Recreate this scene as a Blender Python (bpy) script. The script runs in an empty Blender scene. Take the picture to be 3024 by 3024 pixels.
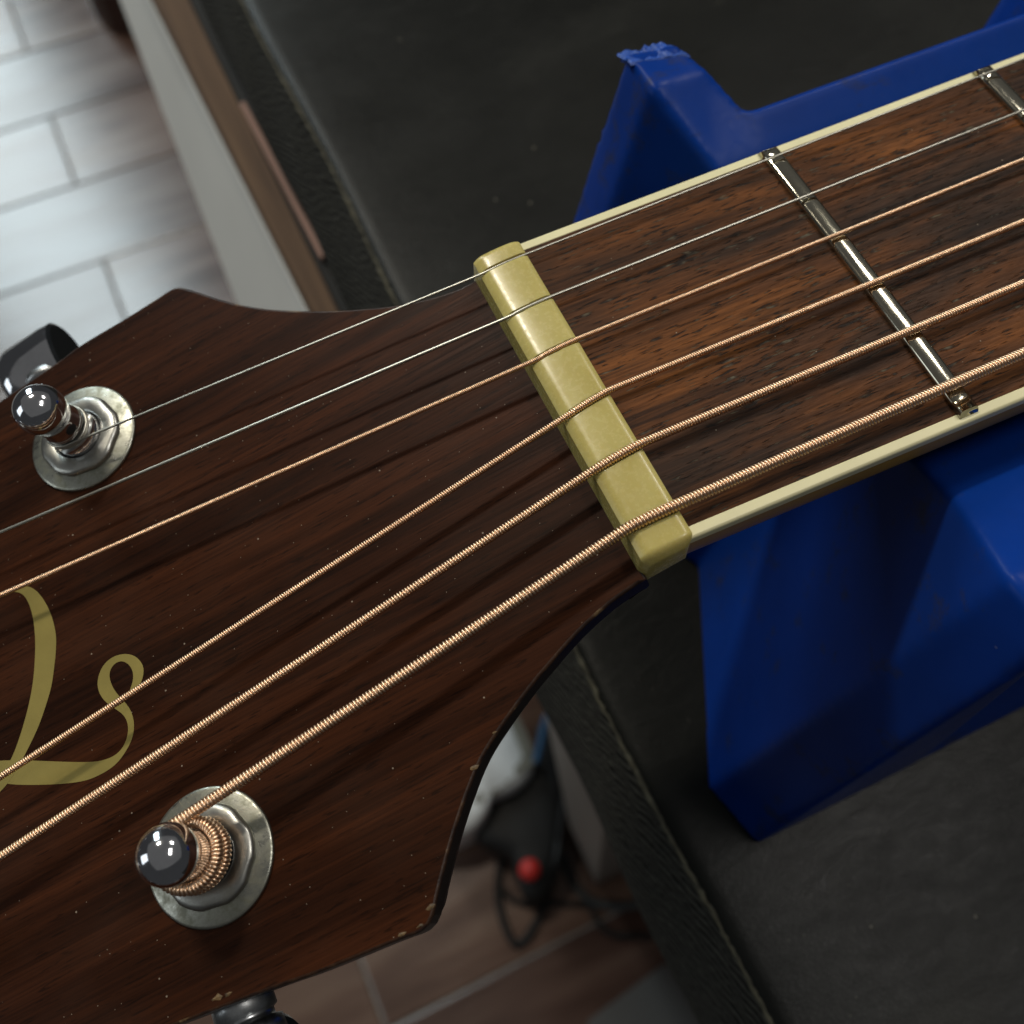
# Close-up of an acoustic guitar's headstock, nut and first frets on a blue plastic
# neck rest, over a padded workbench.  Lengths below are in millimetres (MM converts).
import bpy, math, random
import numpy as np
from mathutils import Vector, Matrix

random.seed(7)
rng = np.random.default_rng(7)
MM = 0.001
scene = bpy.context.scene
col = scene.collection

# ------------------------------------------------------------------ camera
CAM_ROT = ((0.906720, 0.380467, -0.181943), (-0.421731, 0.816851, -0.393569), (-0.001120, 0.433588, 0.901110))
CAM_LOC = (-36.310, -54.679, 100.236)
cam_data = bpy.data.cameras.new('camera')
cam_data.sensor_fit = 'HORIZONTAL'
cam_data.sensor_width = 36.0
cam_data.lens = 36.0 * 3014.491 / 3024.0
cam_data.clip_start = 0.005
cam_data.clip_end = 50.0
cam_data.dof.use_dof = True
cam_data.dof.focus_distance = 0.116
cam_data.dof.aperture_fstop = 24.0
cam = bpy.data.objects.new('camera', cam_data)
col.objects.link(cam)
m = Matrix(CAM_ROT).to_4x4()
m.translation = Vector(CAM_LOC) * MM
cam.matrix_world = m
scene.camera = cam

# ------------------------------------------------------------------ light
world = bpy.data.worlds.new('World')
scene.world = world
world.use_nodes = True
bg = world.node_tree.nodes['Background']
bg.inputs['Color'].default_value = (0.95, 0.97, 1.0, 1)
bg.inputs['Strength'].default_value = 0.035


def area(name, loc, target, sx, sy, power, color):
    d = bpy.data.lights.new(name, 'AREA')
    d.shape = 'RECTANGLE'
    d.size, d.size_y = sx, sy
    d.energy = power
    d.color = color
    o = bpy.data.objects.new(name, d)
    col.objects.link(o)
    o.location = loc
    o.rotation_euler = (Vector(target) - Vector(loc)).to_track_quat('-Z', 'Y').to_euler()
    return o


# ceiling lamp over the bench, a second tube nearer overhead, the window,
# and the dim pale ceiling itself
area('ceiling_lamp', (-0.18, 0.86, 1.20), (0, 0, 0), 0.22, 0.10, 9.2, (1.0, 0.92, 0.78))
area('ceiling_tube', (0.86, 0.53, 1.13), (0, 0, 0), 0.26, 0.12, 3.2, (1.0, 0.95, 0.87))
area('ceiling_tube_far', (0.62, -0.22, 1.45), (0, 0, 0), 0.55, 0.20, 5.2, (1.0, 0.96, 0.90))
area('window_light', (-0.66, 3.6, 1.30), (-0.3, 0.9, -0.9), 0.74, 2.3, 47.0, (0.82, 0.96, 1.0))
area('door_light', (-2.4, 0.45, 0.75), (0, 0.2, -0.35), 0.9, 1.3, 6.0, (0.88, 0.96, 1.0))  # fill lamp added on the left to lift the side panel and bag
area('ceiling_bounce', (0.5, 0.1, 1.75), (0.5, 0.1, 0.0), 6.0, 5.4, 6.5, (1.0, 0.98, 0.94))

scene.view_settings.view_transform = 'Standard'
scene.view_settings.look = 'None'
scene.view_settings.gamma = 1.0
scene.view_settings.exposure = 0.0
scene.view_settings.use_curve_mapping = False
scene.cycles.use_denoising = True
scene.cycles.max_bounces = 5
scene.cycles.caustics_reflective = False
scene.cycles.caustics_refractive = False


# ------------------------------------------------------------------ helpers
def empty(name, loc, label=None, cat=None, group=None):
    o = bpy.data.objects.new(name, None)
    o.empty_display_size = 0.01
    o.location = Vector(loc) * MM
    col.objects.link(o)
    tag(o, label, cat, group)
    return o


def tag(o, label=None, cat=None, group=None, kind=None):
    if label:
        o['label'] = label
    if cat:
        o['category'] = cat
    if group:
        o['group'] = group
    if kind:
        o['kind'] = kind
    return o


def origin(o):
    v = Vector((0, 0, 0))
    while o is not None:
        v = v + o.location
        o = o.parent
    return v


def mesh_from(name, V, F):
    me = bpy.data.meshes.new(name)
    V = np.asarray(V, dtype=np.float64)
    if isinstance(F, np.ndarray):
        n, k = F.shape
        me.vertices.add(len(V))
        me.vertices.foreach_set('co', V.astype(np.float32).ravel())
        me.loops.add(n * k)
        me.loops.foreach_set('vertex_index', F.astype(np.int32).ravel())
        me.polygons.add(n)
        me.polygons.foreach_set('loop_start', np.arange(0, n * k, k, dtype=np.int32))
        me.update(calc_edges=True)
        me.validate()
    else:
        me.from_pydata([tuple(v) for v in V], [], [tuple(f) for f in F])
        me.update()
    return me


def obj(name, V, F, mat, parent=None, smooth=False, bevel=None, segs=2, angle=30, kind=None, solid=None, loc=None):
    """One mesh object from world coordinates in mm, parented to `parent`."""
    base = origin(parent) if parent is not None else Vector((0, 0, 0))
    here = Vector(loc) * MM if loc is not None else base
    V = np.asarray(V, dtype=np.float64) * MM - np.array(here)
    me = mesh_from(name, V, F)
    me.materials.append(mat)
    if smooth:
        me.polygons.foreach_set('use_smooth', [True] * len(me.polygons))
    o = bpy.data.objects.new(name, me)
    col.objects.link(o)
    if parent is not None:
        o.parent = parent
    o.location = here - base
    if kind:
        o['kind'] = kind
    if solid:
        s = o.modifiers.new('solid', 'SOLIDIFY')
        s.thickness = solid * MM
        s.offset = -1
    if bevel:
        b = o.modifiers.new('bevel', 'BEVEL')
        b.width = bevel * MM
        b.segments = segs
        b.limit_method = 'ANGLE'
        b.angle_limit = math.radians(angle)
        b.harden_normals = False
    return o


def box(x0, x1, y0, y1, z0, z1):
    V = [(x0, y0, z0), (x1, y0, z0), (x1, y1, z0), (x0, y1, z0), (x0, y0, z1), (x1, y0, z1), (x1, y1, z1), (x0, y1, z1)]
    F = [(0, 3, 2, 1), (4, 5, 6, 7), (0, 1, 5, 4), (1, 2, 6, 5), (2, 3, 7, 6), (3, 0, 4, 7)]
    return V, F


def frame_of(axis):
    axis = Vector(axis).normalized()
    ref = Vector((0, 0, 1)) if abs(axis.z) < 0.9 else Vector((1, 0, 0))
    a = axis.cross(ref).normalized()
    b = axis.cross(a).normalized()
    return a, b


def lathe(profile, center, axis, n=64, a=None, b=None):
    """Revolve (radius, height) pairs round `axis` through `center`."""
    axis = Vector(axis).normalized()
    if a is None:
        a, b = frame_of(axis)
    V, F = [], []
    for r, h in profile:
        for k in range(n):
            t = 2 * math.pi * k / n
            V.append(tuple(Vector(center) + axis * h + (a * math.cos(t) + b * math.sin(t)) * r))
    for i in range(len(profile) - 1):
        for k in range(n):
            k2 = (k + 1) % n
            F.append((i * n + k, i * n + k2, (i + 1) * n + k2, (i + 1) * n + k))
    return V, F


def catmull(P, step):
    P = [np.array(p, float) for p in P]
    P = [2 * P[0] - P[1]] + P + [2 * P[-1] - P[-2]]
    out = []
    for i in range(1, len(P) - 2):
        L = np.linalg.norm(P[i + 1] - P[i])
        n = max(2, int(L / step))
        for k in range(n):
            t = k / n
            a, b, c, d = P[i - 1], P[i], P[i + 1], P[i + 2]
            out.append(0.5 * (2 * b + (c - a) * t + (2 * a - 5 * b + 4 * c - d) * t * t + (3 * b - a - 3 * c + d) * t ** 3))
    out.append(P[-2])
    return np.array(out)


def resample(P, step):
    P = np.asarray(P, float)
    s = np.r_[0, np.cumsum(np.linalg.norm(np.diff(P, axis=0), axis=1))]
    n = max(3, int(s[-1] / step))
    t = np.linspace(0, s[-1], n)
    return np.stack([np.interp(t, s, P[:, i]) for i in range(3)], 1), t


def transport(P):
    """Tangent and two parallel-transported normals along a polyline."""
    T = np.gradient(P, axis=0)
    T /= np.linalg.norm(T, axis=1)[:, None]
    N = np.zeros_like(T)
    ref = np.array([0, 0, 1.0])
    n = ref - T[0] * (ref @ T[0])
    n /= np.linalg.norm(n)
    for i in range(len(T)):
        n = n - T[i] * (n @ T[i])
        n /= np.linalg.norm(n)
        N[i] = n
    return T, N, np.cross(T, N)


def tube(P, r, sides=10, caps=True):
    T, N, B = transport(P)
    a = np.linspace(0, 2 * np.pi, sides, endpoint=False)
    r = np.broadcast_to(np.asarray(r, float), (len(P),))
    V = P[:, None, :] + r[:, None, None] * (np.cos(a)[None, :, None] * N[:, None, :] + np.sin(a)[None, :, None] * B[:, None, :])
    n = len(P)
    i = np.arange(n - 1)[:, None]
    k = np.arange(sides)[None, :]
    k2 = (k + 1) % sides
    F = np.stack([i * sides + k, i * sides + k2, (i + 1) * sides + k2, (i + 1) * sides + k], -1).reshape(-1, 4)
    return V.reshape(-1, 3), F


def winding(P, radius, rw, steps=12, sides=6):
    """The wrap wire of a wound string: a real helix of radius rw wire round the path."""
    pitch = 2.06 * rw
    Q, s = resample(P, pitch / steps)
    T, N, B = transport(Q)
    ph = 2 * np.pi * s / pitch
    C = Q + (radius - rw) * (np.cos(ph)[:, None] * N + np.sin(ph)[:, None] * B)
    out = np.cos(ph)[:, None] * N + np.sin(ph)[:, None] * B
    a = np.linspace(0, 2 * np.pi, sides, endpoint=False)
    V = C[:, None, :] + rw * (np.cos(a)[None, :, None] * out[:, None, :] + np.sin(a)[None, :, None] * T[:, None, :])
    n = len(Q)
    i = np.arange(n - 1)[:, None]
    k = np.arange(sides)[None, :]
    k2 = (k + 1) % sides
    F = np.stack([i * sides + k, (i + 1) * sides + k, (i + 1) * sides + k2, i * sides + k2], -1).reshape(-1, 4)
    return V.reshape(-1, 3), F


def prism(outline, lower, upper):
    """Solid between two 3D outlines of equal length (upper seen from above, counter-clockwise)."""
    n = len(outline)
    V = list(lower) + list(upper)
    F = [tuple(range(n, 2 * n)), tuple(range(n - 1, -1, -1))]
    F += [(i, (i + 1) % n, n + (i + 1) % n, n + i) for i in range(n)]
    return V, F


# ------------------------------------------------------------------ materials
def new_mat(name):
    mt = bpy.data.materials.new(name)
    mt.use_nodes = True
    nt = mt.node_tree
    b = nt.nodes['Principled BSDF']
    return mt, nt, b


def node(nt, kind, **kw):
    n = nt.nodes.new(kind)
    for k, v in kw.items():
        if k.startswith('i_'):
            key = k[2:].replace('_', ' ')
            n.inputs[key].default_value = v
        else:
            setattr(n, k, v)
    return n


def coords(nt, scale=(1, 1, 1), rot=(0, 0, 0)):
    """Object coordinates in millimetres, scaled per axis."""
    tc = node(nt, 'ShaderNodeTexCoord')
    mp = node(nt, 'ShaderNodeMapping')
    mp.inputs['Scale'].default_value = [s * 1000 for s in scale]
    mp.inputs['Rotation'].default_value = rot
    nt.links.new(tc.outputs['Object'], mp.inputs['Vector'])
    return mp.outputs['Vector']


def noise(nt, vec, scale=1.0, detail=4, rough=0.55, dist=0.0):
    n = node(nt, 'ShaderNodeTexNoise')
    n.inputs['Scale'].default_value = scale
    n.inputs['Detail'].default_value = detail
    n.inputs['Roughness'].default_value = rough
    n.inputs['Distortion'].default_value = dist
    nt.links.new(vec, n.inputs['Vector'])
    return n.outputs['Fac']


def ramp(nt, fac, stops):
    r = node(nt, 'ShaderNodeValToRGB')
    e = r.color_ramp.elements
    while len(e) < len(stops):
        e.new(0.5)
    for el, (p, c) in zip(e, stops):
        el.position = p
        el.color = c if len(c) == 4 else (*c, 1)
    nt.links.new(fac, r.inputs['Fac'])
    return r.outputs['Color']


def mix(nt, fac, a, b, mode='MIX'):
    mx = node(nt, 'ShaderNodeMix', data_type='RGBA', blend_type=mode)
    for sock, val in ((mx.inputs[0], fac), (mx.inputs[6], a), (mx.inputs[7], b)):
        if isinstance(val, bpy.types.NodeSocket):
            nt.links.new(val, sock)
        elif isinstance(val, (int, float)):
            sock.default_value = val
        else:
            sock.default_value = (*val, 1) if len(val) == 3 else val
    return mx.outputs[2]


def math_n(nt, op, a, b=0.0, c=None):
    n = node(nt, 'ShaderNodeMath', operation=op)
    for s, v in zip(n.inputs, (a, b, c)):
        if v is None:
            continue
        if isinstance(v, bpy.types.NodeSocket):
            nt.links.new(v, s)
        else:
            s.default_value = v
    return n.outputs[0]


def bump(nt, bsdf, height, strength=0.3, dist_mm=0.1, prev=None):
    b = node(nt, 'ShaderNodeBump')
    b.inputs['Strength'].default_value = strength
    b.inputs['Distance'].default_value = dist_mm * MM
    nt.links.new(height, b.inputs['Height'])
    if prev is not None:
        nt.links.new(prev, b.inputs['Normal'])
    nt.links.new(b.outputs['Normal'], bsdf.inputs['Normal'])
    return b.outputs['Normal']


def specks(nt, density, size, seed=0.0):
    """Mask of sparse dust specks: voronoi cells, few of which carry a dot."""
    vec = coords(nt, (density, density, density))
    v = node(nt, 'ShaderNodeTexVoronoi', voronoi_dimensions='3D')
    v.inputs['Scale'].default_value = 1.0
    nt.links.new(vec, v.inputs['Vector'])
    dot = math_n(nt, 'LESS_THAN', v.outputs['Distance'], size * density)
    sep = node(nt, 'ShaderNodeSeparateColor')
    nt.links.new(v.outputs['Color'], sep.inputs[0])
    rare = math_n(nt, 'GREATER_THAN', sep.outputs[0], 0.55)
    return math_n(nt, 'MULTIPLY', dot, rare)


def set_p(b, **kw):
    for k, v in kw.items():
        s = b.inputs[k.replace('_', ' ')]
        s.default_value = (*v, 1) if isinstance(v, tuple) and len(v) == 3 else v


M = {}


def mat_headstock():
    mt, nt, b = new_mat('rosewood_veneer')
    v1 = coords(nt, (0.010, 0.16, 0.003))
    broad = noise(nt, v1, 1.0, 5, 0.6, 0.4)
    v2 = coords(nt, (0.012, 0.9, 0.004))
    streak = noise(nt, v2, 1.0, 6, 0.65, 0.2)
    v3 = coords(nt, (0.075, 3.4, 0.02))
    fine = noise(nt, v3, 1.0, 4, 0.6)
    base = ramp(nt, broad, [(0.30, (0.015, 0.0058, 0.0031)), (0.46, (0.030, 0.0106, 0.0050)), (0.60, (0.050, 0.0168, 0.0072)), (0.75, (0.025, 0.0090, 0.0044))])
    dark = ramp(nt, streak, [(0.32, (0.52, 0.49, 0.49)), (0.50, (0.94, 0.92, 0.92)), (0.72, (1.25, 1.14, 1.0))])
    c = mix(nt, 1.0, base, dark, 'MULTIPLY')
    f = ramp(nt, fine, [(0.33, (0.70, 0.67, 0.65)), (0.66, (1.22, 1.15, 1.08))])
    c = mix(nt, 0.8, c, f, 'MULTIPLY')
    pr = noise(nt, coords(nt, (0.35, 3.2, 0.05)), 1.0, 2, 0.5, 0.2)
    c = mix(nt, ramp(nt, pr, [(0.60, (0, 0, 0)), (0.68, (0.6,) * 3)]), c, (0.006, 0.003, 0.002))
    dust = specks(nt, 0.42, 0.11)
    dust2 = specks(nt, 1.1, 0.055)
    dm = math_n(nt, 'MAXIMUM', dust, dust2)
    # thin veil of dust
    veil = noise(nt, coords(nt, (0.06, 0.08, 0.02)), 1.0, 3)
    veilm = ramp(nt, veil, [(0.45, (0, 0, 0)), (0.8, (0.05, 0.05, 0.05))])
    c = mix(nt, veilm, c, (0.16, 0.12, 0.09))
    c = mix(nt, math_n(nt, 'MULTIPLY', dm, 0.55), c, (0.42, 0.34, 0.26))
    nt.links.new(c, b.inputs['Base Color'])
    rg = ramp(nt, fine, [(0.3, (0.46, 0.46, 0.46)), (0.7, (0.36, 0.36, 0.36))])
    nt.links.new(rg, b.inputs['Roughness'])
    set_p(b, Specular_IOR_Level=0.05)
    h = math_n(nt, 'ADD', fine, math_n(nt, 'MULTIPLY', streak, 0.6))
    bump(nt, b, h, 0.22, 0.05)
    return mt


def mat_worn_edge():
    mt, nt, b = new_mat('worn_lacquer_edge')
    n1 = noise(nt, coords(nt, (0.35, 0.35, 0.35)), 1.0, 6, 0.7)
    c = ramp(nt, n1, [(0.42, (0.018, 0.008, 0.005)), (0.58, (0.05, 0.022, 0.010)), (0.66, (0.16, 0.105, 0.05)), (0.78, (0.28, 0.21, 0.10))])
    nt.links.new(c, b.inputs['Base Color'])
    set_p(b, Roughness=0.4)
    bump(nt, b, n1, 0.5, 0.2)
    return mt


def mat_fretboard():
    mt, nt, b = new_mat('rosewood_fingerboard')
    patch = noise(nt, coords(nt, (0.020, 0.075, 0.075)), 1.0, 4, 0.55, 0.6)
    strip = noise(nt, coords(nt, (0.016, 0.55, 0.55)), 1.0, 6, 0.65, 0.5)
    fib = noise(nt, coords(nt, (0.22, 3.2, 3.2)), 1.0, 5, 0.65, 0.3)
    c = ramp(nt, patch, [(0.30, (0.022, 0.0125, 0.0082)), (0.43, (0.047, 0.0225, 0.0115)), (0.53, (0.100, 0.038, 0.0115)), (0.64, (0.170, 0.063, 0.0145)), (0.78, (0.050, 0.024, 0.012))])
    s = ramp(nt, strip, [(0.34, (0.26, 0.24, 0.25)), (0.45, (0.72, 0.69, 0.67)), (0.60, (1.15, 1.08, 1.0))])
    c = mix(nt, 1.0, c, s, 'MULTIPLY')
    f = ramp(nt, fib, [(0.32, (0.58, 0.55, 0.54)), (0.66, (1.28, 1.24, 1.2))])
    c = mix(nt, 0.9, c, f, 'MULTIPLY')
    # open pores: short pits along the grain
    por = noise(nt, coords(nt, (0.36, 2.9, 2.9), (0, 0, 0.03)), 1.0, 2, 0.5, 0.35)
    dens = noise(nt, coords(nt, (0.05, 0.12, 0.12)), 1.0, 2)
    por = math_n(nt, 'ADD', por, math_n(nt, 'MULTIPLY', math_n(nt, 'SUBTRACT', dens, 0.5), 0.22))
    pm = node(nt, 'ShaderNodeMapRange')
    pm.inputs['From Min'].default_value = 0.575
    pm.inputs['From Max'].default_value = 0.66
    nt.links.new(por, pm.inputs['Value'])
    pore = pm.outputs['Result']
    fill = noise(nt, coords(nt, (0.5, 0.9, 0.9)), 1.0, 2)
    pcol = ramp(nt, fill, [(0.48, (0.008, 0.006, 0.005)), (0.58, (0.040, 0.034, 0.025)), (0.70, (0.12, 0.105, 0.07))])
    c = mix(nt, math_n(nt, 'MULTIPLY', pore, 0.88), c, pcol)
    c = mix(nt, math_n(nt, 'MULTIPLY', specks(nt, 0.5, 0.08), 0.6), c, (0.5, 0.42, 0.32))
    nt.links.new(c, b.inputs['Base Color'])
    rg = ramp(nt, fib, [(0.3, (0.62, 0.62, 0.62)), (0.7, (0.42, 0.42, 0.42))])
    nt.links.new(rg, b.inputs['Roughness'])
    set_p(b, Specular_IOR_Level=0.16)
    h = math_n(nt, 'SUBTRACT', math_n(nt, 'MULTIPLY', fib, 0.45), pore)
    bump(nt, b, h, 0.6, 0.12)
    return mt


def mat_simple(name, color, rough=0.5, metal=0.0, nscale=None, namp=0.2, bscale=None, bstr=0.2, bdist=0.1, spec=0.5, **kw):
    mt, nt, b = new_mat(name)
    set_p(b, Base_Color=color, Roughness=rough, Metallic=metal, Specular_IOR_Level=spec)
    if nscale:
        n1 = noise(nt, coords(nt, (nscale,) * 3), 1.0, 5, 0.6)
        lo = tuple(c * (1 - namp) for c in color)
        hi = tuple(min(1, c * (1 + namp)) for c in color)
        nt.links.new(ramp(nt, n1, [(0.3, lo), (0.7, hi)]), b.inputs['Base Color'])
    if bscale:
        n2 = noise(nt, coords(nt, (bscale,) * 3), 1.0, 5, 0.65)
        bump(nt, b, n2, bstr, bdist)
    for k, v in kw.items():
        set_p(b, **{k: v})
    return mt


def mat_nut():
    mt, nt, b = new_mat('aged_bone')
    n1 = noise(nt, coords(nt, (0.25, 0.12, 0.25)), 1.0, 4)
    n2 = noise(nt, coords(nt, (1.6, 1.6, 1.6)), 1.0, 4, 0.6)
    c = ramp(nt, n1, [(0.3, (0.47, 0.385, 0.115)), (0.7, (0.55, 0.47, 0.165))])
    wear = noise(nt, coords(nt, (0.30, 0.12, 0.3)), 1.0, 3, 0.5)
    c = mix(nt, ramp(nt, wear, [(0.50, (0, 0, 0)), (0.80, (0.40,) * 3)]), c, (0.62, 0.54, 0.26))
    c = mix(nt, 0.10, c, ramp(nt, n2, [(0.35, (0.42, 0.35, 0.12)), (0.7, (0.62, 0.54, 0.24))]))
    nt.links.new(c, b.inputs['Base Color'])
    nt.links.new(ramp(nt, n2, [(0.3, (0.20, 0.20, 0.20)), (0.7, (0.32, 0.32, 0.32))]), b.inputs['Roughness'])
    set_p(b, Subsurface_Weight=0.45, Subsurface_Scale=0.001, Specular_IOR_Level=0.5)
    b.inputs['Subsurface Radius'].default_value = (1.6, 1.2, 0.5)
    bump(nt, b, n2, 0.03, 0.05)
    return mt


def mat_metal(name, color, rough, tarnish=None, tcol=(0.2, 0.19, 0.16), trough=0.5, scr=0.0):
    mt, nt, b = new_mat(name)
    set_p(b, Base_Color=color, Roughness=rough, Metallic=1.0)
    if tarnish:
        n1 = noise(nt, coords(nt, (tarnish,) * 3), 1.0, 6, 0.7)
        nt.links.new(ramp(nt, n1, [(0.38, color), (0.62, tcol)]), b.inputs['Base Color'])
        nt.links.new(ramp(nt, n1, [(0.38, (rough,) * 3), (0.62, (trough,) * 3)]), b.inputs['Roughness'])
    if scr:
        n2 = noise(nt, coords(nt, (0.8, 3.0, 3.0), (0.3, 0.2, 0.7)), 1.0, 5, 0.7)
        bump(nt, b, n2, scr, 0.05)
    return mt


def mat_leather():
    mt, nt, b = new_mat('black_vinyl')
    n1 = noise(nt, coords(nt, (0.035,) * 3), 1.0, 4)
    c = ramp(nt, n1, [(0.3, (0.0052, 0.0056, 0.0050)), (0.7, (0.0098, 0.0102, 0.0090))])
    sm = noise(nt, coords(nt, (0.018, 0.03, 0.03)), 1.0, 5, 0.7)
    c = mix(nt, ramp(nt, sm, [(0.58, (0, 0, 0)), (0.8, (0.18,) * 3)]), c, (0.05, 0.05, 0.043))
    dm = math_n(nt, 'MAXIMUM', specks(nt, 0.12, 0.35), specks(nt, 0.35, 0.12))
    c = mix(nt, math_n(nt, 'MULTIPLY', dm, 0.35), c, (0.3, 0.28, 0.22))
    nt.links.new(c, b.inputs['Base Color'])
    g = node(nt, 'ShaderNodeTexVoronoi', feature='DISTANCE_TO_EDGE')
    g.inputs['Scale'].default_value = 1.0
    nt.links.new(coords(nt, (1.0, 1.35, 1.0)), g.inputs['Vector'])
    cr = noise(nt, coords(nt, (0.16, 0.34, 0.3), (0, 0, 0.6)), 1.0, 7, 0.70, 1.0)
    h = math_n(nt, 'ADD', math_n(nt, 'MULTIPLY', math_n(nt, 'MINIMUM', g.outputs['Distance'], 0.2), 0.8), math_n(nt, 'MULTIPLY', cr, 1.0))
    bump(nt, b, h, 0.4, 0.24)
    nt.links.new(ramp(nt, sm, [(0.35, (0.32,) * 3), (0.7, (0.42,) * 3)]), b.inputs['Roughness'])
    set_p(b, Specular_IOR_Level=0.16)
    return mt


def mat_twill():
    mt, nt, b = new_mat('black_woven_fabric')
    w = node(nt, 'ShaderNodeTexWave', wave_type='BANDS', bands_direction='DIAGONAL')
    w.inputs['Scale'].default_value = 0.19
    w.inputs['Distortion'].default_value = 5.0
    w.inputs['Detail'].default_value = 3.0
    nt.links.new(coords(nt, (1, 1, 1.4)), w.inputs['Vector'])
    n1 = noise(nt, coords(nt, (1.3,) * 3), 1.0, 5, 0.7)
    c = ramp(nt, math_n(nt, 'MULTIPLY', w.outputs['Fac'], n1), [(0.1, (0.007, 0.007, 0.0062)), (0.45, (0.062, 0.060, 0.051))])
    lint = ramp(nt, noise(nt, coords(nt, (0.5, 0.35, 0.5)), 1.0, 6, 0.8), [(0.56, (0, 0, 0)), (0.70, (0.6,) * 3)])
    c = mix(nt, lint, c, (0.12, 0.115, 0.09))
    nt.links.new(c, b.inputs['Base Color'])
    set_p(b, Roughness=0.9, Specular_IOR_Level=0.2)
    bump(nt, b, math_n(nt, 'ADD', w.outputs['Fac'], n1), 0.8, 0.5)
    return mt


def mat_plank():
    mt, nt, b = new_mat('wood_look_tile')
    oi = node(nt, 'ShaderNodeObjectInfo')
    tc = node(nt, 'ShaderNodeTexCoord')
    mp = node(nt, 'ShaderNodeMapping')
    mp.inputs['Scale'].default_value = (3.0, 22.0, 22.0)
    nt.links.new(tc.outputs['Object'], mp.inputs['Vector'])
    addv = node(nt, 'ShaderNodeVectorMath', operation='ADD')
    cmb = node(nt, 'ShaderNodeCombineXYZ')
    nt.links.new(math_n(nt, 'MULTIPLY', oi.outputs['Random'], 37.0), cmb.inputs[0])
    nt.links.new(mp.outputs['Vector'], addv.inputs[0])
    nt.links.new(cmb.outputs[0], addv.inputs[1])
    n1 = noise(nt, addv.outputs[0], 1.0, 5, 0.6, 0.4)
    c = ramp(nt, n1, [(0.30, (0.070, 0.036, 0.026)), (0.5, (0.135, 0.075, 0.052)), (0.72, (0.20, 0.125, 0.085))])
    tint = ramp(nt, oi.outputs['Random'], [(0.0, (0.75, 0.72, 0.75)), (1.0, (1.15, 1.1, 1.05))])
    c = mix(nt, 1.0, c, tint, 'MULTIPLY')
    nt.links.new(c, b.inputs['Base Color'])
    nt.links.new(ramp(nt, n1, [(0.3, (0.19,) * 3), (0.7, (0.27,) * 3)]), b.inputs['Roughness'])
    set_p(b, Specular_IOR_Level=1.0)
    bump(nt, b, n1, 0.25, 2.0)
    return mt


def mat_blue():
    mt, nt, b = new_mat('blue_plastic')
    n1 = noise(nt, coords(nt, (0.06,) * 3), 1.0, 4)
    c = ramp(nt, n1, [(0.3, (0.0024, 0.030, 0.210)), (0.7, (0.0034, 0.038, 0.265))])
    sc = noise(nt, coords(nt, (0.07, 0.12, 0.12), (0, 0, 0.5)), 1.0, 5, 0.7)
    c = mix(nt, ramp(nt, sc, [(0.57, (0, 0, 0)), (0.70, (0.7,) * 3)]), c, (0.030, 0.034, 0.055))
    c = mix(nt, math_n(nt, 'MULTIPLY', specks(nt, 0.18, 0.22), 0.4), c, (0.12, 0.14, 0.28))
    nt.links.new(c, b.inputs['Base Color'])
    n2 = noise(nt, coords(nt, (0.9,) * 3), 1.0, 5, 0.6)
    nt.links.new(ramp(nt, n2, [(0.3, (0.30,) * 3), (0.7, (0.40,) * 3)]), b.inputs['Roughness'])
    set_p(b, Specular_IOR_Level=0.10)
    bump(nt, b, n2, 0.08, 0.1)
    return mt


def mat_wood(name, lo, hi, rough=0.5):
    mt, nt, b = new_mat(name)
    n1 = noise(nt, coords(nt, (0.25, 0.012, 0.25)), 1.0, 5, 0.6, 0.3)
    nt.links.new(ramp(nt, n1, [(0.3, lo), (0.7, hi)]), b.inputs['Base Color'])
    set_p(b, Roughness=rough)
    return mt


M['headstock'] = mat_headstock()
M['worn'] = mat_worn_edge()
M['side'] = mat_simple('dark_lacquered_side', (0.014, 0.009, 0.008), 0.35, nscale=0.15, namp=0.4)
M['board'] = mat_fretboard()
M['binding'] = mat_simple('cream_binding', (0.80, 0.75, 0.46), 0.38, nscale=0.15, namp=0.07, bscale=0.8, bstr=0.05)
M['neck'] = mat_simple('amber_lacquered_neck', (0.62, 0.36, 0.055), 0.3, nscale=0.05, namp=0.2)
M['nut'] = mat_nut()
M['fret'] = mat_metal('nickel_silver', (0.56, 0.53, 0.43), 0.07, tarnish=0.35, tcol=(0.42, 0.39, 0.30), trough=0.13, scr=0.03)
M['plain'] = mat_metal('plain_steel', (0.50, 0.485, 0.42), 0.36)
M['bronze'] = mat_metal('phosphor_bronze', (0.96, 0.69, 0.47), 0.29, tarnish=0.12, tcol=(0.86, 0.59, 0.39), trough=0.36)
M['core'] = mat_metal('dark_core', (0.16, 0.09, 0.05), 0.5)
M['chrome'] = mat_metal('polished_chrome', (0.80, 0.81, 0.84), 0.05, tarnish=0.3, tcol=(0.72, 0.73, 0.76), trough=0.12)
M['washer'] = mat_metal('dull_chrome', (0.46, 0.46, 0.40), 0.27, tarnish=0.6, tcol=(0.24, 0.24, 0.19), trough=0.50, scr=0.30)
M['bushing'] = mat_metal('worn_chrome', (0.47, 0.47, 0.44), 0.28, tarnish=0.6, tcol=(0.34, 0.33, 0.29), trough=0.46, scr=0.25)
M['gap'] = mat_simple('dark_gap', (0.008, 0.008, 0.008), 0.7)
M['button'] = mat_simple('black_gloss', (0.010, 0.012, 0.014), 0.18)
M['shaft'] = mat_metal('dark_chrome', (0.55, 0.57, 0.58), 0.28, tarnish=0.4, tcol=(0.25, 0.25, 0.25), trough=0.45)
M['gold'] = mat_simple('gold_inlay', (0.35, 0.28, 0.08), 0.36, nscale=0.10, namp=0.14, bscale=0.9, bstr=0.15, metal=0.45)
M['blue'] = mat_blue()
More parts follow.
